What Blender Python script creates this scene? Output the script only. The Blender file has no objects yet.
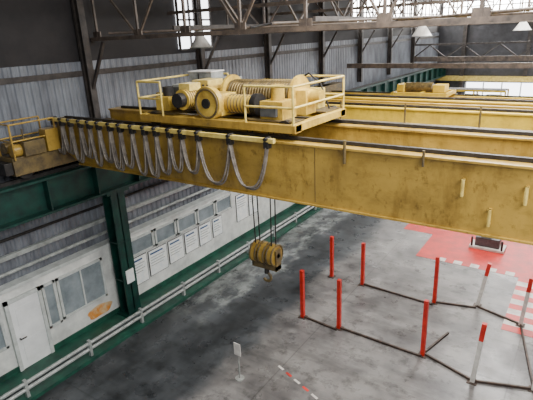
import bpy, math, random
from mathutils import Vector, Matrix
random.seed(4)
S=bpy.context.scene

# ------------------------------------------------------------ materials
def lin(c): return tuple((x/12.92 if x<=0.04045 else ((x+0.055)/1.055)**2.4) for x in c)
def mat(name,c1,c2=None,scale=3,rough=0.6,metal=0.0,bump=0.1,stretch=(1,1,1),c3=None,lo=0.35,hi=0.65):
    m=bpy.data.materials.new(name);m.use_nodes=True
    n=m.node_tree.nodes;l=m.node_tree.links;b=n['Principled BSDF']
    c2=c2 or tuple(x*0.75 for x in c1)
    tc=n.new('ShaderNodeTexCoord');mp=n.new('ShaderNodeMapping');mp.inputs['Scale'].default_value=stretch
    l.new(tc.outputs['Object'],mp.inputs['Vector'])
    no=n.new('ShaderNodeTexNoise');no.inputs['Scale'].default_value=scale;no.inputs['Detail'].default_value=8;no.inputs['Roughness'].default_value=0.65
    l.new(mp.outputs['Vector'],no.inputs['Vector'])
    r=n.new('ShaderNodeValToRGB');r.color_ramp.elements[0].position=lo;r.color_ramp.elements[1].position=hi
    r.color_ramp.elements[0].color=lin(c2)+(1,);r.color_ramp.elements[1].color=lin(c1)+(1,)
    if c3:
        e=r.color_ramp.elements.new(lo*0.82);e.color=lin(c3)+(1,)
    l.new(no.outputs['Fac'],r.inputs['Fac']);l.new(r.outputs['Color'],b.inputs['Base Color'])
    b.inputs['Roughness'].default_value=rough;b.inputs['Metallic'].default_value=metal
    if bump:
        bp=n.new('ShaderNodeBump');bp.inputs['Strength'].default_value=bump;bp.inputs['Distance'].default_value=0.02
        l.new(no.outputs['Fac'],bp.inputs['Height']);l.new(bp.outputs['Normal'],b.inputs['Normal'])
    return m
def emis(name,c,s):
    m=mat(name,c,c,bump=0);b=m.node_tree.nodes['Principled BSDF']
    b.inputs['Emission Color'].default_value=lin(c)+(1,);b.inputs['Emission Strength'].default_value=s
    return m
YEL=mat('crane_yellow',(.70,.57,.25),(.58,.47,.21),.9,0.34,0,0.04,(1,1,1),c3=(.46,.38,.21),lo=.34,hi=.6)
def streak(m,amt=.65):
    n=m.node_tree.nodes;l=m.node_tree.links;b=n['Principled BSDF']
    src=b.inputs['Base Color'].links[0].from_socket
    tc=n.new('ShaderNodeTexCoord')
    for sc,st,p0,p1,c in((1.0,(2.6,2.6,.8),.38,.52,(.55,.50,.44,1)),(9,(1,1,.7),.34,.44,(.42,.37,.31,1)),(2.2,(1,1,2.2),.36,.5,(.66,.63,.58,1))):
        mp=n.new('ShaderNodeMapping');mp.inputs['Scale'].default_value=st;l.new(tc.outputs['Object'],mp.inputs['Vector'])
        no=n.new('ShaderNodeTexNoise');no.inputs['Scale'].default_value=sc;no.inputs['Detail'].default_value=9;no.inputs['Roughness'].default_value=.7;l.new(mp.outputs['Vector'],no.inputs['Vector'])
        r=n.new('ShaderNodeValToRGB');r.color_ramp.elements[0].position=p0;r.color_ramp.elements[1].position=p1
        r.color_ramp.elements[0].color=c;r.color_ramp.elements[1].color=(1,1,1,1);l.new(no.outputs['Fac'],r.inputs['Fac'])
        x=n.new('ShaderNodeMix');x.data_type='RGBA';x.blend_type='MULTIPLY';x.inputs[0].default_value=amt
        l.new(src,x.inputs[6]);l.new(r.outputs['Color'],x.inputs[7]);src=x.outputs[2]
    l.new(src,b.inputs['Base Color'])
streak(YEL)
YEL2=mat('crane_yellow_bright',(.86,.73,.32),(.70,.57,.24),2.5,0.42,0,0.05);streak(YEL2,.6)
YEL3=mat('crane_yellow_far',(.88,.74,.22),(.76,.62,.18),2.5,0.5,0,0.05);streak(YEL3,.3)
YELD=mat('crane_yellow_grimy',(.44,.37,.21),(.26,.22,.15),4,0.6,0,0.2)
YELP=mat('crane_yellow_pale',(.90,.81,.46),(.70,.59,.28),5,0.4,0,0.1)  # pale yellow; on machinery tops it paints in the light from above
STEEL=mat('dark_steel',(.22,.21,.20),(.12,.11,.11),6,0.55,0.4,0.1)
GREASE=mat('greased_steel',(.56,.47,.28),(.30,.26,.18),8,0.4,0.4,0.1)
TRUSS=mat('truss_paint',(.28,.255,.24),(.16,.145,.14),4,0.6,0.1,0.1)
TRUSSL=mat('truss_pale_paint',(.42,.37,.33),(.25,.225,.21),4,0.5,0.1,0.1)
GREEN=mat('green_paint',(.05,.25,.21),(.04,.15,.14),3,0.45,0,0.1)
GREENF=mat('green_floor_paint',(.11,.33,.26),(.08,.21,.18),3,0.5,0,0.1)
CORR=mat('corrugated_sheet',(.50,.52,.55),(.34,.35,.38),1.2,0.4,0.15,0.05,(1,1,.5))
CORRD=mat('roof_sheet',(.15,.135,.14),(.08,.07,.08),1.2,0.7,0.1,0.05)
WHITE=mat('white_wall_paint',(.90,.91,.89),(.74,.75,.74),1.5,0.5,0,0.05)
DOORM=mat('door_paint',(.92,.93,.93),(.84,.85,.85),2,0.4,0,0.02)
FRAME=mat('window_frame_paint',(.80,.82,.81),(.68,.70,.69),4,0.5,0,0.02)
GLASS=mat('frosted_pane',(.58,.62,.64),(.44,.48,.50),1.3,0.15,0,0.02)
PAPER=mat('poster_paper',(.97,.97,.95),(.86,.89,.90),7,0.5,0,0)
PIPE=mat('grey_pipe',(.70,.72,.71),(.52,.54,.53),5,0.4,0.2,0.05)
CABLE=mat('festoon_cable',(.54,.51,.47),(.34,.31,.29),6,0.5,0,0.02)
RED=mat('red_paint',(.86,.18,.12),(.70,.12,.09),5,0.45,0,0.03)
WH2=mat('white_paint',(.90,.89,.86),(.76,.74,.72),5,0.5,0,0.03)
REDF=mat('red_floor_paint',(.86,.18,.15),(.70,.20,.17),2.5,0.45,0,0.03)
WHF=mat('white_floor_paint',(.90,.88,.85),(.70,.68,.65),3,0.5,0,0.03)
RUST=mat('rusty_steel',(.34,.27,.23),(.20,.17,.15),6,0.6,0.3,0.2)
GREY=mat('grey_enamel',(.64,.65,.63),(.46,.47,.46),5,0.45,0,0.05)
GREYD=mat('dark_grey_enamel',(.34,.35,.36),(.22,.23,.24),5,0.45,0,0.05)
BLUE=mat('blue_enamel',(.20,.36,.55),(.15,.27,.42),5,0.45,0,0.05)
BACK=mat('dim_cladding',(.26,.26,.28),(.16,.165,.18),1.2,0.6,0,0.05)
SKYG=emis('daylight_glazing',(1.0,.99,.97),22)
SKYD=emis('dim_daylight_glazing',(.97,.98,1.0),5)

# ------------------------------------------------------------ mesh builder
class B:
    def __init__(s,name,parent=None):
        s.n=name;s.v=[];s.f=[];s.fm=[];s.sm=[];s.mats=[];s.parent=parent
    def mi(s,m):
        if m not in s.mats: s.mats.append(m)
        return s.mats.index(m)
    def raw(s,vs,fs,m,smooth=False):
        o=len(s.v);s.v+= [tuple(v) for v in vs];k=s.mi(m)
        for f in fs: s.f.append([o+i for i in f]);s.fm.append(k);s.sm.append(smooth)
    def box(s,x0,x1,y0,y1,z0,z1,m):
        vs=[(x,y,z) for z in(z0,z1) for y in(y0,y1) for x in(x0,x1)]
        s.raw(vs,[(0,2,3,1),(4,5,7,6),(0,1,5,4),(2,6,7,3),(0,4,6,2),(1,3,7,5)],m)
    def bar(s,p,q,w,h,m):
        p=Vector(p);q=Vector(q);d=(q-p).normalized()
        up=Vector((0,0,1)) if abs(d.z)<.95 else Vector((0,1,0))
        a=d.cross(up).normalized()*w/2;b=a.cross(d).normalized()*h/2
        vs=[c+sx*a+sz*b for c in(p,q) for sx,sz in((-1,-1),(1,-1),(1,1),(-1,1))]
        s.raw(vs,[(0,1,2,3),(7,6,5,4),(0,4,5,1),(1,5,6,2),(2,6,7,3),(3,7,4,0)],m)
    def cyl(s,p,q,r,m,n=14,r2=None):
        p=Vector(p);q=Vector(q);d=(q-p).normalized();r2=r if r2 is None else r2
        up=Vector((0,0,1)) if abs(d.z)<.95 else Vector((0,1,0))
        a=d.cross(up).normalized();b=a.cross(d).normalized()
        vs=[];
        for c,rr in((p,r),(q,r2)):
            for i in range(n):
                t=2*math.pi*i/n;vs.append(c+rr*(a*math.cos(t)+b*math.sin(t)))
        s.raw(vs,[(i,i+n,(i+1)%n+n,(i+1)%n) for i in range(n)],m,True)
        s.raw(vs,[list(range(n)),list(range(2*n-1,n-1,-1))],m)
    def tube(s,pts,r,m,n=8):
        pts=[Vector(p) for p in pts];vs=[];N=len(pts)
        for k,p in enumerate(pts):
            d=(pts[min(k+1,N-1)]-pts[max(k-1,0)]).normalized()
            ref=Vector((0,1,0)) if abs(d.y)<.9 else Vector((0,0,1))
            a=d.cross(ref).normalized();b=a.cross(d).normalized()
            for i in range(n):
                t=2*math.pi*i/n;vs.append(p+r*(a*math.cos(t)+b*math.sin(t)))
        fs=[(k*n+i,k*n+(i+1)%n,(k+1)*n+(i+1)%n,(k+1)*n+i) for k in range(N-1) for i in range(n)]
        s.raw(vs,fs,m,True);s.raw(vs,[list(range(n)),list(range((N-1)*n,N*n))],m)
    def torus(s,c,axis,R,r,m,n=20):
        c=Vector(c);ax=Vector(axis).normalized();u=ax.orthogonal().normalized();w=ax.cross(u)
        s.tube([c+R*(u*math.cos(t)+w*math.sin(t)) for t in [2*math.pi*i/n for i in range(n+1)]],r,m)
    def done(s,bevel=0):
        me=bpy.data.meshes.new(s.n);me.from_pydata(s.v,[],s.f)
        for m in s.mats: me.materials.append(m)
        me.polygons.foreach_set('material_index',s.fm);me.polygons.foreach_set('use_smooth',s.sm)
        me.validate();me.update()
        o=bpy.data.objects.new(s.n,me);S.collection.objects.link(o)
        if s.parent: o.parent=s.parent
        if bevel:
            bm=o.modifiers.new('bevel','BEVEL');bm.width=bevel;bm.segments=2;bm.limit_method='ANGLE'
        return o
def empty(name):
    e=bpy.data.objects.new(name,None);S.collection.objects.link(e);return e

# ------------------------------------------------------------ floor
m=bpy.data.materials.new('worn_concrete');m.use_nodes=True
n=m.node_tree.nodes;l=m.node_tree.links;b=n['Principled BSDF']
tc=n.new('ShaderNodeTexCoord')
def noise(sc,det=6,st=(1,1,1),ro=.6,off=(0,0,0)):
    mp=n.new('ShaderNodeMapping');mp.inputs['Scale'].default_value=st;mp.inputs['Location'].default_value=off;l.new(tc.outputs['Object'],mp.inputs['Vector'])
    q=n.new('ShaderNodeTexNoise');q.inputs['Scale'].default_value=sc;q.inputs['Detail'].default_value=det;q.inputs['Roughness'].default_value=ro
    l.new(mp.outputs['Vector'],q.inputs['Vector']);return q
def ramp(src,p0,c0,p1,c1):
    r=n.new('ShaderNodeValToRGB');r.color_ramp.elements[0].position=p0;r.color_ramp.elements[1].position=p1
    r.color_ramp.elements[0].color=tuple(c0)+(1,);r.color_ramp.elements[1].color=tuple(c1)+(1,)
    l.new(src,r.inputs['Fac']);return r
def mix(fac,a,bb,mode='MIX'):
    x=n.new('ShaderNodeMix');x.data_type='RGBA';x.blend_type=mode
    if isinstance(fac,float): x.inputs[0].default_value=fac
    else: l.new(fac,x.inputs[0])
    l.new(a,x.inputs[6]);l.new(bb,x.inputs[7]);return x.outputs[2]
def mrange(src,a,bb):
    q=n.new('ShaderNodeMapRange');q.interpolation_type='SMOOTHSTEP';l.new(src,q.inputs[0]);q.inputs[1].default_value=a;q.inputs[2].default_value=bb;return q.outputs[0]
def mul(a,bb,op='MULTIPLY'):
    q=n.new('ShaderNodeMath');q.operation=op
    for i,v in enumerate((a,bb)):
        if isinstance(v,(int,float)): q.inputs[i].default_value=v
        else: l.new(v,q.inputs[i])
    return q.outputs[0]
sep=n.new('ShaderNodeSeparateXYZ');l.new(tc.outputs['Object'],sep.inputs[0])
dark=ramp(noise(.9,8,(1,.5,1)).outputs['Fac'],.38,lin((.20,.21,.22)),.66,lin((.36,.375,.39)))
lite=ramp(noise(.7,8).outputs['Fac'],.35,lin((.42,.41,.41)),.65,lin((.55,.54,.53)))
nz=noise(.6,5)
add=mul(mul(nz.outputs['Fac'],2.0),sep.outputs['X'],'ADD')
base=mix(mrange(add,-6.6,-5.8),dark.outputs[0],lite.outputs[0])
pale=ramp(noise(3,8).outputs['Fac'],.3,lin((.52,.55,.54)),.7,lin((.72,.74,.73)))
st=mul(mrange(add,-10.2,-9.9),mrange(add,-7.9,-8.2))
st=mul(st,mrange(sep.outputs['Y'],8.5,11))
wn=ramp(noise(1.6,9,(1,.6,1),.7).outputs['Fac'],.44,(0,0,0),.58,(1,1,1))
base=mix(mul(mul(st,wn.outputs[0]),.8),base,pale.outputs[0])
spots=ramp(noise(2.3,8,(1,1,1),.7).outputs['Fac'],.36,(.35,.35,.35),.48,(1,1,1))
base=mix(.75,base,spots.outputs[0],'MULTIPLY')
scuff=ramp(noise(1.1,10,(.35,1.8,1),.75,(3,5,0)).outputs['Fac'],.40,(.5,.5,.5),.52,(1,1,1))
base=mix(.6,base,scuff.outputs[0],'MULTIPLY')
pl2=ramp(noise(1.4,10,(1,1,1),.75,(9,2,0)).outputs['Fac'],.56,(1,1,1),.66,(1.45,1.45,1.42))
base=mix(.6,base,pl2.outputs[0],'MULTIPLY')
big=ramp(noise(.35,4,(1,1,1),.6).outputs['Fac'],.38,(.5,.5,.51),.55,(1,1,1))
base=mix(.75,base,big.outputs[0],'MULTIPLY')
def joint(ax,per,off):
    a=mul(mul(sep.outputs[ax],off,'ADD'),per,'PINGPONG');return mrange(a,.0,.03)
jj=mul(joint('X',2.6,.7),joint('Y',2.9,.4))
jr=ramp(jj,0,(.5,.5,.5),1,(1,1,1));base=mix(.8,base,jr.outputs[0],'MULTIPLY')
l.new(base,b.inputs['Base Color'])
rr=ramp(noise(1.5,6).outputs['Fac'],.35,(.24,)*3,.7,(.45,)*3);l.new(rr.outputs[0],b.inputs['Roughness'])
fl=B('floor');fl.box(-12.6,12,-6,46,-.3,0,m);fl.done()

# ------------------------------------------------------------ left wall
def corrug(name,x,y0,y1,z0,z1,mt,pitch=.22,amp=.03):
    s=B(name);ys=[];k=int((y1-y0)/pitch)
    for i in range(k+1):
        yy=y0+i*pitch
        ys+=[(yy,0),(yy+pitch*.3,0),(yy+pitch*.45,amp),(yy+pitch*.85,amp)]
    vs=[];
    for yy,a in ys: vs+=[(x+a,yy,z0),(x+a,yy,z1)]
    s.raw(vs,[(2*i,2*i+2,2*i+3,2*i+1) for i in range(len(ys)-1)],mt);return s
RS=mat('rust_stain',(.84,.54,.20),(.82,.72,.56),4,0.7,0,0,lo=.4,hi=.58)
w=corrug('wall_left',-12.25,-6,46,2.3,8.0,CORR)
w.box(-12.35,-12.27,-6,46,0,10.6,CORRD)
w.box(-12.27,-11.97,-6,46,0,2.45,WHITE)
w.box(-12.27,-12.20,-6,46,7.6,7.75,TRUSS)
pts=[(7.7+ .45*math.cos(a)*(1+.07*math.sin(3*a+1)+.05*math.sin(7*a)),.48+.22*math.sin(a)*(1+.12*math.cos(2*a)+.08*math.sin(5*a))) for a in [2*math.pi*i/48 for i in range(48)]]
w.raw([(-11.966,u,v) for u,v in pts],[list(range(48))],RS)
w.done()
t=B('trim_2');t.box(-12.22,-11.90,-6,46,2.451,2.55,FRAME);t.done()
t=B('trim_1');t.box(-12.21,-12.1,-6,46,3.2,3.32,PIPE);t.cyl((-12.1,-6,2.85),(-12.1,46,2.85),.05,PIPE)
t.cyl((-12.12,-6,3.75),(-12.12,46,3.75),.04,STEEL);t.done()
wi=B('window_1');wi.box(-12.26,-12.2,12.7,14.4,8.15,10.2,SKYD)
for y in (12.7,13.27,13.83,14.4): wi.box(-12.22,-12.14,y-.03,y+.03,8.1,10.2,TRUSS)
for z in (8.12,9.1,10.2): wi.box(-12.22,-12.14,12.7,14.4,z-.03,z+.03,TRUSS)
wi.done()
wi=B('window_20');wi.box(-12.26,-12.2,27,45,8.7,10.3,SKYG)
for i in range(19): wi.box(-12.22,-12.14,27+i-.04,27+i+.04,8.7,10.3,TRUSS)
wi.box(-12.22,-12.14,27,45,9.45,9.52,TRUSS);wi.done()
for i,y in enumerate((-.6,8.75,13.6,18,23,28,33,38)):
    c=B('wall_stanchion');c.box(-12.2,-12.12,y-.1,y+.1,5.5,10.4,TRUSS);c.box(-12.12,-11.98,y-.02,y+.02,5.5,10.4,TRUSS);c.box(-11.98,-11.94,y-.1,y+.1,5.5,10.4,TRUSS)
    c.bar((-12,y,7.2),(-11.2,y,8.5),.08,.08,TRUSS);c.done()
k=2
def window(y0,y1,z0,z1,div=1):
    global k
    s=B('window_%d'%k);k+=1
    x=-11.965
    s.box(x,x+.02,y0,y1,z0,z1,GLASS)
    for a in (y0,y1): s.box(x,x+.06,a-.035,a+.035,z0-.035,z1+.035,FRAME)
    for i in range(1,div): 
        yy=y0+(y1-y0)*i/div; s.box(x,x+.05,yy-.025,yy+.025,z0,z1,FRAME)
    for a in (z0,z1): s.box(x,x+.06,y0-.035,y1+.035,a-.035,a+.035,FRAME)
    s.done()
window(3.0,4.8,.95,2.15,2)
window(6.05,6.38,.85,2.15);window(6.5,8.0,.9,2.15,2)
for a in (9.2,10.3,11.4,12.5,13.6): window(a,a+.95,1.72,2.28)
for a in (18,20,22,24,27,30): window(a,a+1.5,1.2,2.28,2)
d=B('door_1');x=-11.965
d.box(x,x+.05,5.05,5.88,0.02,2.1,DOORM)
for a in(5.0,5.93): d.box(x,x+.08,a-.05,a+.05,0,2.2,FRAME)
d.box(x,x+.08,4.95,5.98,2.1,2.2,FRAME)
d.cyl((x+.05,5.15,1.0),(x+.13,5.15,1.0),.02,STEEL);d.cyl((x+.12,5.15,1.0),(x+.12,5.3,1.0),.018,STEEL)
d.box(x+.05,x+.056,5.2,5.73,1.2,1.9,DOORM);d.box(x+.05,x+.056,5.2,5.73,.25,.9,DOORM);d.done()
for (a,bb,z0,z1) in ((9.0,9.8,.6,1.62),(9.88,10.75,.65,1.6),(10.83,11.6,.7,1.6),(11.68,12.4,.75,1.6),(12.48,13.2,.75,1.6),(13.3,13.9,.8,1.6),(14.9,15.7,.9,2.1),(15.8,16.5,.9,2.1)):
    p=B('wall_poster');p.box(-11.965,-11.94,a,bb,z0,z1,GREYD);p.box(-11.94,-11.935,a+.02,bb-.02,z0+.02,z1-.02,PAPER)
    p.box(-11.935,-11.93,a+.08,bb-.2,z1-.16,z1-.10,BLUE)
    for i in range(4): p.box(-11.935,-11.93,a+.08,bb-.12-.1*(i%2),z1-.28-i*.1,z1-.26-i*.1,GREY)
    p.done()
g=B('baseboard_left');g.box(-11.965,-11.35,-6,46,0,.06,GREENF);g.box(-11.965,-11.92,-6,46,.06,.22,GREENF);g.done()
g=B('guard_rail')
for zz in(.32,.5): g.cyl((-10.75,-6,zz),(-10.75,20.3,zz),.05,PIPE)
g.box(-11.0,-10.6,-6,20.3,0,.1,GREENF)
y=-5
while y<20.5:
    g.box(-10.8,-10.7,y-.04,y+.04,0,.6,PIPE);y+=1.9
g.done()

# ------------------------------------------------------------ columns & runway
def ibeam_z(s,x,y,z0,z1,wx,wy,mt,t=.04):
    s.box(x-wx/2,x-wx/2+t,y-wy/2,y+wy/2,z0,z1,mt);s.box(x+wx/2-t,x+wx/2,y-wy/2,y+wy/2,z0,z1,mt)
    s.box(x-wx/2,x+wx/2,y-t/2,y+t/2,z0,z1,mt)
for y in (-3.5,8.6,20.8,33):
    c=B('steel_column');ibeam_z(c,-11.62,y,0.06,4.3,.42,.5,GREEN)
    c.box(-11.9,-11.35,y-.35,y+.35,0.06,.1,GREEN);c.box(-11.9,-11.35,y-.4,y+.4,4.22,4.3,GREEN)
    for z in (1.3,2.6): c.box(-11.84,-11.4,y-.25,y+.25,z,z+.04,GREEN)
    c.box(-11.409,-11.38,y-.15,y+.15,1.2,1.65,PAPER)
    c.done()
r=B('crane_runway_beam')
r.box(-11.9,-11.34,-6,46,4.3,4.36,GREEN);r.box(-11.9,-11.34,-6,46,5.2,5.26,GREEN);r.box(-11.64,-11.6,-6,46,4.36,5.2,GREEN)
y=-5.5
while y<46: r.box(-11.86,-11.38,y-.02,y+.02,4.36,5.2,GREEN);y+=1.5
r.box(-11.66,-11.58,-6,46,5.26,5.36,STEEL);r.done()

# ------------------------------------------------------------ main crane
crane=empty('overhead_crane')
def girder(name,y0,y1,x0,x1,z0,z1,mt,par,taper=True):
    s=B(name,par)
    xa=x0+.9 if taper else x0
    prof=[(x0,z1),(x1,z1),(x1,z0),(xa,z0),(x0,z0+(.45 if taper else 0))]
    vs=[(a,y0+.05,c) for a,c in prof]+[(a,y1-.05,c) for a,c in prof];N=5
    s.raw(vs,[list(range(N)),list(range(2*N-1,N-1,-1))]+[(i,i+N,(i+1)%N+N,(i+1)%N) for i in range(N)],mt)
    s.box(x0,x1,y0,y1,z1,z1+.035,mt);s.box(xa,x1,y0,y1,z0-.03,z0,mt)
    return s
s=girder('front_girder',7.1,7.62,-11.7,9,5.56,6.62,YEL,crane)
for xx in (-7.9,-3.9,.1): s.box(xx,xx+.008,7.142,7.152,5.6,6.6,YELD)
s.box(-11.4,9,7.32,7.39,6.655,6.72,STEEL)
for xx,z in((-1.4,6.25),(-1.0,5.85),(-.57,6.25)):
    s.cyl((xx,7.06,z-.13),(xx,7.06,z+.13),.025,YELP);s.box(xx-.02,xx+.02,7.05,7.15,z-.13,z-.1,YEL);s.box(xx-.02,xx+.02,7.05,7.15,z+.1,z+.13,YEL)
s.cyl((-3.3,7.08,6.4),(-3.3,7.08,6.8),.025,YELD);s.cyl((-2.0,7.08,6.5),(-2.0,7.08,6.75),.02,YELD)
s.done()
s=girder('rear_girder',8.95,9.47,-11.7,9,5.56,6.62,YEL,crane)
s.box(-11.4,9,9.18,9.25,6.655,6.72,STEEL)
s.box(-11,9,9.47,10.1,6.55,6.58,YELD)
for i in range(14):
    xx=-10.8+i*1.5;s.cyl((xx,10.08,6.58),(xx,10.08,7.0),.02,YELD)
s.cyl((-10.8,10.08,7.0),(8.7,10.08,7.0),.02,YEL)
s.done()
s=B('end_carriage',crane)
s.box(-11.95,-11.3,5.7,10.9,5.5,5.95,YELD)
for yy in(6.05,10.5): 
    s.cyl((-11.78,yy,5.6),(-11.45,yy,5.6),.24,STEEL,20);s.cyl((-11.8,yy,5.6),(-11.4,yy,5.6),.1,YELD)
s.box(-11.9,-11.35,5.5,5.7,5.55,5.85,STEEL)
s.box(-11.85,-11.2,6.0,6.55,5.95,6.3,YELD);s.cyl((-11.7,5.75,6.15),(-11.7,6.9,6.15),.14,GREASE)
s.cyl((-11.45,5.8,6.1),(-11.45,6.0,6.1),.16,YEL);s.box(-11.5,-11.2,6.6,6.95,5.95,6.5,YEL)
s.cyl((-11.35,6.1,6.05),(-11.35,6.1,6.6),.02,YELD)
for a in((-11.9,5.75),(-11.9,6.9),(-11.25,5.75),(-11.25,6.9)): s.cyl((a[0],a[1],5.9),(a[0],a[1],6.75),.022,YEL)
for z in(6.35,6.75):
    s.cyl((-11.9,5.75,z),(-11.9,6.9,z),.02,YEL);s.cyl((-11.25,5.75,z),(-11.9,5.75,z),.02,YEL);s.cyl((-11.25,5.75,z),(-11.25,6.9,z),.02,YEL)
s.box(-11.7,-11.4,7.65,8.9,5.7,6.4,YELD)
s.done(.01)
s=B('festoon_rail',crane)
s.box(-11.5,-4.6,6.9,6.98,6.66,6.74,YELP)
xx=-11.2
while xx<-4.7: s.bar((xx,6.94,6.7),(xx,7.15,6.62),.05,.04,YELD);xx+=1.3
xs=[-11.3,-10.95,-10.6,-10.2,-9.85,-9.5,-9.1,-8.75,-8.35,-7.95,-7.6,-7.2,-6.85,-6.4,-5.6,-4.75]
for a in xs: s.box(a-.05,a+.05,6.88,7.0,6.56,6.68,STEEL);s.cyl((a,6.85,6.73),(a,7.03,6.73),.035,STEEL)
s.done()
s=B('festoon_cables',crane)
for i in range(len(xs)-1):
    a,bb=xs[i],xs[i+1];dep=random.uniform(.66,.92)+(.04 if bb-a>.5 else 0)
    for kx,off in((0,-.035),(1,.0),(2,.035)):
        pts=[];sk=random.uniform(-.04,.04)
        for j in range(17):
            t=j/16;u=2*t-1
            pts.append((a+(bb-a)*(t)+sk*(1-u*u),6.93+off,6.58-(dep+.03*kx)*(1-abs(u)**3.0)))
        s.tube(pts,.02,CABLE,6)
s.done()
# trolley
t=B('trolley_frame',crane)
for yy in(7.25,9.12): t.box(-8.3,-4.3,yy-.08,yy+.16,6.8,6.95,YEL)
for xx in(-8.3,-6.9,-5.6,-4.46): t.box(xx,xx+.16,7.2,9.25,6.82,6.96,YEL2)
for xx in(-8.0,-4.6):
    for yy in(7.35,9.22): t.cyl((xx,yy-.06,6.86),(xx,yy+.06,6.86),.15,STEEL,18)
t.box(-8.2,-4.4,8.55,9.2,6.96,6.99,YELD);t.box(-8.2,-7.4,7.3,8.5,6.96,6.99,YELD);t.box(-5.5,-4.4,7.3,7.7,6.96,6.99,YELD)
t.done(.008)
t=B('hoist_drum',crane)
t.cyl((-6.5,8.3,7.32),(-4.9,8.3,7.32),.29,GREASE,28)
for i in range(22): t.torus((-6.42+i*.068,8.3,7.32),(1,0,0),.292,.02,GREASE if i%7 else YELD,20)
for xx in(-6.56,-4.88): t.cyl((xx,8.3,7.32),(xx+.06,8.3,7.32),.40,YEL2,28);t.cyl((xx-.03,8.3,7.32),(xx+.09,8.3,7.32),.12,STEEL)
t.box(-4.82,-4.6,8.1,8.5,6.98,7.45,YEL2);t.box(-6.8,-6.58,8.1,8.5,6.98,7.45,YEL2)
t.cyl((-4.6,8.3,7.32),(-4.35,8.3,7.32),.13,YEL2)
t.done()
t=B('hoist_gearbox',crane)
t.box(-7.5,-6.85,7.9,8.6,7.0,7.5,YEL2);t.box(-7.4,-6.95,7.98,8.5,7.5,7.62,YELP)  # gearbox top is paler, overhead light put into its colour
for i in range(5): t.cyl((-7.4+i*.12,7.93,7.5),(-7.4+i*.12,7.93,7.54),.025,STEEL)
t.cyl((-7.15,7.35,7.28),(-7.15,7.9,7.28),.21,YEL2,20)
for i in range(8): t.torus((-7.15,7.4+i*.065,7.28),(0,1,0),.21,.012,YELD,16)
t.cyl((-7.15,7.2,7.28),(-7.15,7.35,7.28),.15,STEEL);t.box(-7.3,-7.0,7.45,7.8,7.45,7.6,YELP)
t.box(-6.65,-6.1,7.35,7.85,7.0,7.42,YEL2);t.cyl((-6.1,7.6,7.22),(-5.45,7.6,7.22),.18,YEL2,20)
for i in range(7): t.torus((-6.0+i*.08,7.6,7.22),(1,0,0),.182,.012,YELD,16)
t.cyl((-5.45,7.6,7.22),(-5.33,7.6,7.22),.22,STEEL,20)
t.cyl((-6.38,7.38,7.25),(-6.38,7.24,7.25),.33,YEL2,28);t.torus((-6.38,7.24,7.25),(0,1,0),.28,.025,YELD);t.cyl((-6.38,7.25,7.25),(-6.38,7.2,7.25),.10,STEEL,16)
t.box(-5.2,-4.7,7.4,7.9,6.98,7.32,YEL2);t.cyl((-4.95,7.65,7.32),(-4.95,7.65,7.6),.13,YEL2);t.box(-5.15,-4.8,7.33,7.4,7.05,7.25,GREYD)
t.box(-6.3,-5.2,8.8,9.15,7.0,7.55,YEL2);t.box(-6.1,-5.4,8.74,8.8,7.1,7.45,YELD);t.box(-5.1,-4.7,8.8,9.1,7.0,7.4,YELP)
t.box(-8.1,-7.7,7.5,7.95,7.0,7.3,YEL2);t.cyl((-7.9,7.72,7.3),(-7.9,7.72,7.5),.12,STEEL)
t.box(-6.05,-5.6,7.9,8.0,7.0,7.3,YELD);t.cyl((-6.8,8.75,7.25),(-6.4,8.75,7.25),.17,YELP,18)
t.tube([(-7.7,7.7,7.15),(-7.55,7.6,7.25),(-7.45,7.45,7.15),(-7.3,7.35,7.1)],.02,STEEL);t.tube([(-5.4,9,7.5),(-5.0,8.95,7.7),(-4.7,8.9,7.5),(-4.5,8.9,7.0)],.02,STEEL)
t.tube([(-8.0,8.2,7.1),(-7.8,8.0,7.35),(-7.6,8.05,7.2),(-7.5,8.1,7.1)],.025,STEEL)
t.done(.015)
t=B('control_cabinet',crane);t.box(-8.15,-7.45,8.7,9.15,7.0,7.72,GREY);t.box(-8.17,-7.43,8.68,9.17,7.72,7.75,WH2);t.box(-7.85,-7.82,8.68,8.7,7.05,7.7,STEEL);t.box(-7.95,-7.9,8.66,8.7,7.3,7.42,STEEL)
t.box(-7.38,-6.9,8.75,9.15,7.0,7.6,GREY);t.box(-8.15,-7.75,8.1,8.5,7.0,7.5,GREY);t.box(-8.1,-7.8,8.08,8.1,7.1,7.45,GREYD);t.done(.01)
t=B('trolley_handrail',crane)
def rail(pts,zs,z0,par,mt=YELP,r=.022):
    for i,p in enumerate(pts):
        par.cyl((p[0],p[1],z0),(p[0],p[1],zs[-1]),r,mt)
        if i: 
            for z in zs: par.cyl((pts[i-1][0],pts[i-1][1],z),(p[0],p[1],z),r,mt)
rail([(-5.4,7.2),(-4.35,7.2),(-4.35,9.25),(-5.4,9.25)],(7.25,7.62),6.9,t)
rail([(-7.4,9.25),(-8.3,9.25),(-8.3,7.2),(-7.6,7.2)],(7.3,7.65),6.9,t)
t.done()
t=B('hoist_ropes',crane)
for dx,dy in((-.24,-.06),(-.2,.06),(.2,-.06),(.24,.06)):
    t.cyl((-5.85+dx*1.3,8.3+dy,7.05),(-5.85+dx,8.3+dy,3.75),.016,STEEL,6)
t.done()
t=B('hook_block',crane)
for xx in(-6.08,-5.85,-5.62):
    t.cyl((xx-.07,8.3,3.65),(xx+.07,8.3,3.65),.25,YEL,24)
    t.torus((xx-.07,8.3,3.65),(1,0,0),.25,.022,YELD);t.torus((xx+.07,8.3,3.65),(1,0,0),.25,.022,YELD)
t.cyl((-6.2,8.3,3.65),(-5.5,8.3,3.65),.06,STEEL)
for xx in(-6.18,-5.52): t.box(xx-.02,xx+.02,8.2,8.4,3.3,3.8,YELD)
t.box(-6.2,-5.5,8.2,8.4,3.28,3.4,YELD);t.cyl((-5.85,8.3,3.28),(-5.85,8.3,3.12),.06,STEEL)
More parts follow.
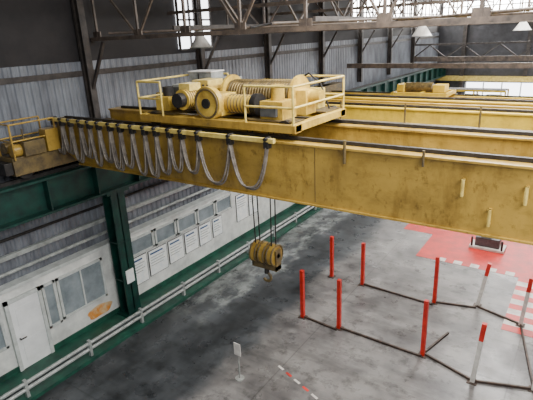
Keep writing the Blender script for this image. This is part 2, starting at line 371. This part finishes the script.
t.tube([(-5.85+.11*math.sin(a)+.0,8.3,3.02+.11*math.cos(a)) for a in [ -0.2+4.4*i/14 for i in range(15)]],.035,YELD)
t.done()

# ------------------------------------------------------------ further cranes
def far_crane(y,zt,h,mt,tr,gap=1.7):
    e=empty('overhead_crane')
    for dy in(0,gap):
        g=girder('girder',y+dy,y+dy+.5,-11.6,9,zt-h,zt,mt,e,h>.6);g.box(-11.4,9,y+dy+.2,y+dy+.27,zt+.035,zt+.1,STEEL);g.done()
    g=B('end_carriage',e);g.box(-11.9,-11.35,y-1,y+gap+1.5,5.45,5.9,YELD)
    for yy in(y-.7,y+gap+1.2): g.cyl((-11.75,yy,5.6),(-11.5,yy,5.6),.24,STEEL)
    g.box(-11.8,-11.4,y,y+gap+.5,min(zt-h,5.4)+.1,max(5.9,zt-.2),YELD)
    g.done()
    g=B('trolley',e)
    for yy in(y+.2,y+gap+.2): g.box(tr,tr+2.4,yy-.08,yy+.08,zt+.1,zt+.3,mt)
    for xx in(tr,tr+1.2,tr+2.3): g.box(xx,xx+.12,y+.1,y+gap+.3,zt+.15,zt+.3,mt)
    g.cyl((tr+.4,y+1,zt+.45),(tr+1.6,y+1,zt+.45),.22,GREASE,20);g.box(tr+1.7,tr+2.2,y+.6,y+1.3,zt+.3,zt+.6,mt);g.box(tr+.1,tr+.4,y+.6,y+1.3,zt+.3,zt+.6,mt)
    g.done()
far_crane(12.2,6.5,.9,YEL3,2.0)
far_crane(21,5.5,.4,YEL3,-7.6,1.5)

# ------------------------------------------------------------ roof + trusses
def roofz(x): return 12.2-abs(x)*.14
r=B('ceiling')
for sx in(-1,1):
    r.raw([(0,-6,12.3),(sx*12.4,-6,10.55),(sx*12.4,46,10.55),(0,46,12.3)],[(0,1,2,3)],CORRD)
for sx in(-1,1):
    for xx in(2,4,6,8,10): r.bar((sx*xx,-6,roofz(xx)-.05),(sx*xx,46,roofz(xx)-.05),.08,.16,TRUSS)
r.done()
for i,y in enumerate((9.2,15.2,21.2,27.2,36)):
    t=B('roof_truss');zb=8.58
    for dy in(-.07,.07):
        t.bar((-12.2,y+dy,zb),(10,y+dy,zb),.05,.1,TRUSSL)
        t.bar((-12.2,y+dy,10.3),(0,y+dy,12.0),.05,.12,TRUSS);t.bar((0,y+dy,12.0),(10,y+dy,10.6),.05,.12,TRUSS)
    X=-12
    j=0
    while X<9.5:
        t.bar((X,y,zb),(X,y,roofz(X)-.15),.06,.06,TRUSSL)
        a,c=(X,X+1.7) if j%2 else (X+1.7,X)
        t.bar((a,y,zb),(c,y,roofz(c)-.15),.05,.05,TRUSSL)
        t.box(X-.15,X+.15,y-.02,y+.02,zb-.05,zb+.2,TRUSSL)
        X+=1.7;j+=1
    t.done()
t=B('roof_bracing')
for (x0,x1) in((-11.5,-6),(-6,-11.5),(-6,-.5),(-.5,-6),(-.5,5)):
    for y in(9.2,15.2,21.2): t.cyl((x0,y,8.72),(x1,y+6,8.72),.035,TRUSSL)
for xx in(-9,-5,-1): t.bar((xx,9.2,8.76),(xx,45,8.76),.07,.1,TRUSS)
for y in(12.2,18.2): t.bar((-12.1,y,9.3),(9,y,9.3),.06,.1,TRUSSL);
xx=-8
t.bar((xx,9.2,10.2),(xx,45,10.2),.06,.1,TRUSSL)
yy=9.2;j=0
while yy<30:
    t.bar((xx,yy,8.78 if j%2 else 10.2),(xx,yy+1.5,10.2 if j%2 else 8.78),.05,.05,TRUSSL);yy+=1.5;j+=1
t.done()
for (lx,ly) in((-10.7,12.1),(-5.5,18.2),(-3,24.2),(-9,30.2)):
    g=B('high_bay_lamp')
    g.cyl((lx,ly,8.75),(lx,ly,10.4),.012,STEEL,6);g.cyl((lx,ly,8.55),(lx,ly,8.78),.09,GREY)
    g.cyl((lx,ly,8.2),(lx,ly,8.55),.36,WH2,24,.12);g.torus((lx,ly,8.2),(0,0,1),.36,.015,GREY)
    g.done()

# ------------------------------------------------------------ end wall
w=B('wall_back')
w.box(-12.3,12,45.6,46,0,8.6,BACK);w.box(-12.3,12,45.55,45.6,8.5,8.6,TRUSS);w.box(-12.3,12,45.7,46,8.6,12.3,CORRD)
w.box(-12.3,12,45.2,45.6,3.9,4.3,YELP)
for xx in(-10,-5,0,5): w.box(xx-.15,xx+.15,45.3,45.6,0,8.6,TRUSS)
w.done()
wi=B('window_back');wi.box(-12,6,45.45,45.55,8.7,11.0,SKYG)
for i in range(10): wi.box(-12+2*i-.04,-12+2*i+.04,45.37,45.45,8.7,11.0,TRUSS)
wi.box(-12,6,45.37,45.45,9.95,10.03,TRUSS);wi.done()
wi=B('window_back_low');wi.box(-9.5,8,45.1,45.2,1.0,3.8,SKYD)
for i in range(13): wi.box(-9.5+i*1.45-.05,-9.5+i*1.45+.05,45.02,45.1,1.0,3.8,FRAME)
wi.box(-9.5,8,45.02,45.1,2.4,2.5,FRAME);wi.done()
g=B('storage_rack')
for xx in(-11,-9,-7,-5): 
    for yy in(36,37.2): g.box(xx-.05,xx+.05,yy-.05,yy+.05,0,4.2,YEL3)
for z in(.3,1.6,2.9,4.1):
    for yy in(36,37.2): g.box(-11,-5,yy-.04,yy+.04,z,z+.12,YEL3)
    g.box(-11,-5,36,37.2,z+.12,z+.14,STEEL)
for i in range(12):
    xx=-10.8+(i%4)*1.5;z=.44+(i//4)*1.3
    g.box(xx,xx+1.0,36.1,37,z,z+.8,random.choice([GREY,WH2,YEL2,BLUE]))
g.done()
g=B('bracing_beam');g.bar((-12,26,6.6),(9,26,6.6),.15,.25,TRUSSL);g.bar((-12,38,6.2),(9,38,6.2),.15,.35,TRUSSL)
X=-12
while X<9: g.bar((X,38,6.3),(X+1.2,38,7.2),.08,.08,TRUSS);g.bar((X+1.2,38,7.2),(X+2.4,38,6.3),.08,.08,TRUSS);X+=2.4
g.bar((-12,38,7.25),(9,38,7.25),.1,.12,TRUSS);g.done()

# ------------------------------------------------------------ posts
def post(x,y,h,kind,lean=(0,0)):
    s=B('safety_post')
    s.box(x-.12,x+.12,y-.12,y+.12,0,.015,RUST)
    def P(t): return (x+lean[0]*t,y+lean[1]*t,.015+(h-.015)*t)
    if kind=='r': s.bar(P(0),P(1),.11,.11,RED)
    else: s.bar(P(0),P(.72),.11,.11,WH2);s.bar(P(.72),P(1),.11,.11,RED)
    s.done()
for a in((-6.6,11.22,1.65,'r'),(-5.36,11.25,1.65,'r'),(-2.84,11.25,1.72,'r'),(-7.0,14.05,1.6,'r'),(-5.8,14.05,1.6,'r'),(-3.32,14.1,1.65,'r')): post(*a)
post(-1.47,10.85,1.75,'w',(.12,0));post(-2.1,14.6,1.5,'w',(.2,.1));post(-.8,14.1,1.6,'w',(.1,0));post(-.15,11.3,1.15,'w',(.1,0))
s=B('floor_barrier_rails')
for p,q in(((-6.6,11.22),(-5.36,11.1)),((-5.36,11.25),(-2.84,11.15)),((-2.8,11.3),(-1.47,10.85)),((-1.47,10.85),(-.15,11.3)),((-5.8,14.05),(-3.32,13.9)),((-3.32,14.1),(-2.1,14.4)),((-2.1,14.5),(-.8,14.1)),((-.8,14.1),(-.15,11.3)),((-2.84,11.3),(-2.5,12.6))):
    s.bar((p[0],p[1],.035),(q[0],q[1],.035),.05,.06,RUST)
s.done()
f2=B('floor_red_marking')
f2.box(-4.9,2.5,17.2,20.9,0.0,.006,REDF);f2.box(-6.2,-4.7,19.6,21.4,0,.005,REDF)
for i in range(11):
    y=13.6+i*.33
    f2.box(-1.25,2.0,y,y+.33,0,.008,WHF if i%2 else REDF)
for i in range(5): f2.box(-4.1+i*.6,-3.8+i*.6,17.2,17.5,0,.009,WHF)
f2.done()
f2=B('floor_line_marking')
for i in range(8): f2.bar((-6.0+i*.32,8.85-i*.12,.003),(-5.8+i*.32,8.78-i*.12,.003),.06,.006,REDF if i%2 else WHF)
f2.done()
c=B('machine_plinth');c.box(-3.3,-2.0,18.9,19.6,0.006,.12,WHF);c.box(-3.1,-2.2,19.0,19.5,.12,.5,GREYD);c.box(-2.9,-2.5,19.05,19.4,.5,.62,GREY)
for xx in(-3.2,-2.1): c.cyl((xx,18.95,.1),(xx,18.95,.5),.04,STEEL)
c.done(.02)
s=B('sign_stand');s.cyl((-6.6,7.9,0),(-6.6,7.9,1.05),.02,GREY);s.cyl((-6.6,7.9,0),(-6.6,7.9,.03),.12,GREY,20)
s.box(-6.70,-6.50,7.87,7.89,.75,1.1,WH2);s.done()

# ------------------------------------------------------------ light
wd=bpy.data.worlds.new('World');S.world=wd;wd.use_nodes=True
wd.node_tree.nodes['Background'].inputs[0].default_value=(.88,.92,1,1);wd.node_tree.nodes['Background'].inputs[1].default_value=.4
def area(name,loc,sx,sy,p,rot=(0,0,0),col=(1,1,1)):
    L=bpy.data.lights.new(name,'AREA');L.shape='RECTANGLE';L.size=sx;L.size_y=sy;L.energy=p;L.color=col
    o=bpy.data.objects.new(name,L);o.location=loc;o.rotation_euler=rot;S.collection.objects.link(o)
area('skylight_daylight',(-2.5,18,11.2),2.5,26,5600,col=(1,.98,.95))
area('skylight_daylight',(4,2,11.0),4,14,2500,(0,math.radians(15),0),col=(1,.98,.95))
area('end_daylight',(0,40,10.5),10,6,3000,(math.radians(-20),0,0),col=(1,.99,.97))

# ------------------------------------------------------------ camera
f=475;th=math.radians(19.2);ps=math.radians(34.8);ro=math.radians(2.6)
F=Vector((-math.sin(ps)*math.cos(th),math.cos(ps)*math.cos(th),-math.sin(th)))
R0=Vector((math.cos(ps),math.sin(ps),0));U0=R0.cross(F)
R=math.cos(ro)*R0-math.sin(ro)*U0;U=math.sin(ro)*R0+math.cos(ro)*U0
M=Matrix((R,U,-F)).transposed().to_4x4();M.translation=Vector((0,0,8.5))
cd=bpy.data.cameras.new('Camera');cd.sensor_width=36;cd.lens=f/533*36
co=bpy.data.objects.new('Camera',cd);co.matrix_world=M;S.collection.objects.link(co);S.camera=co
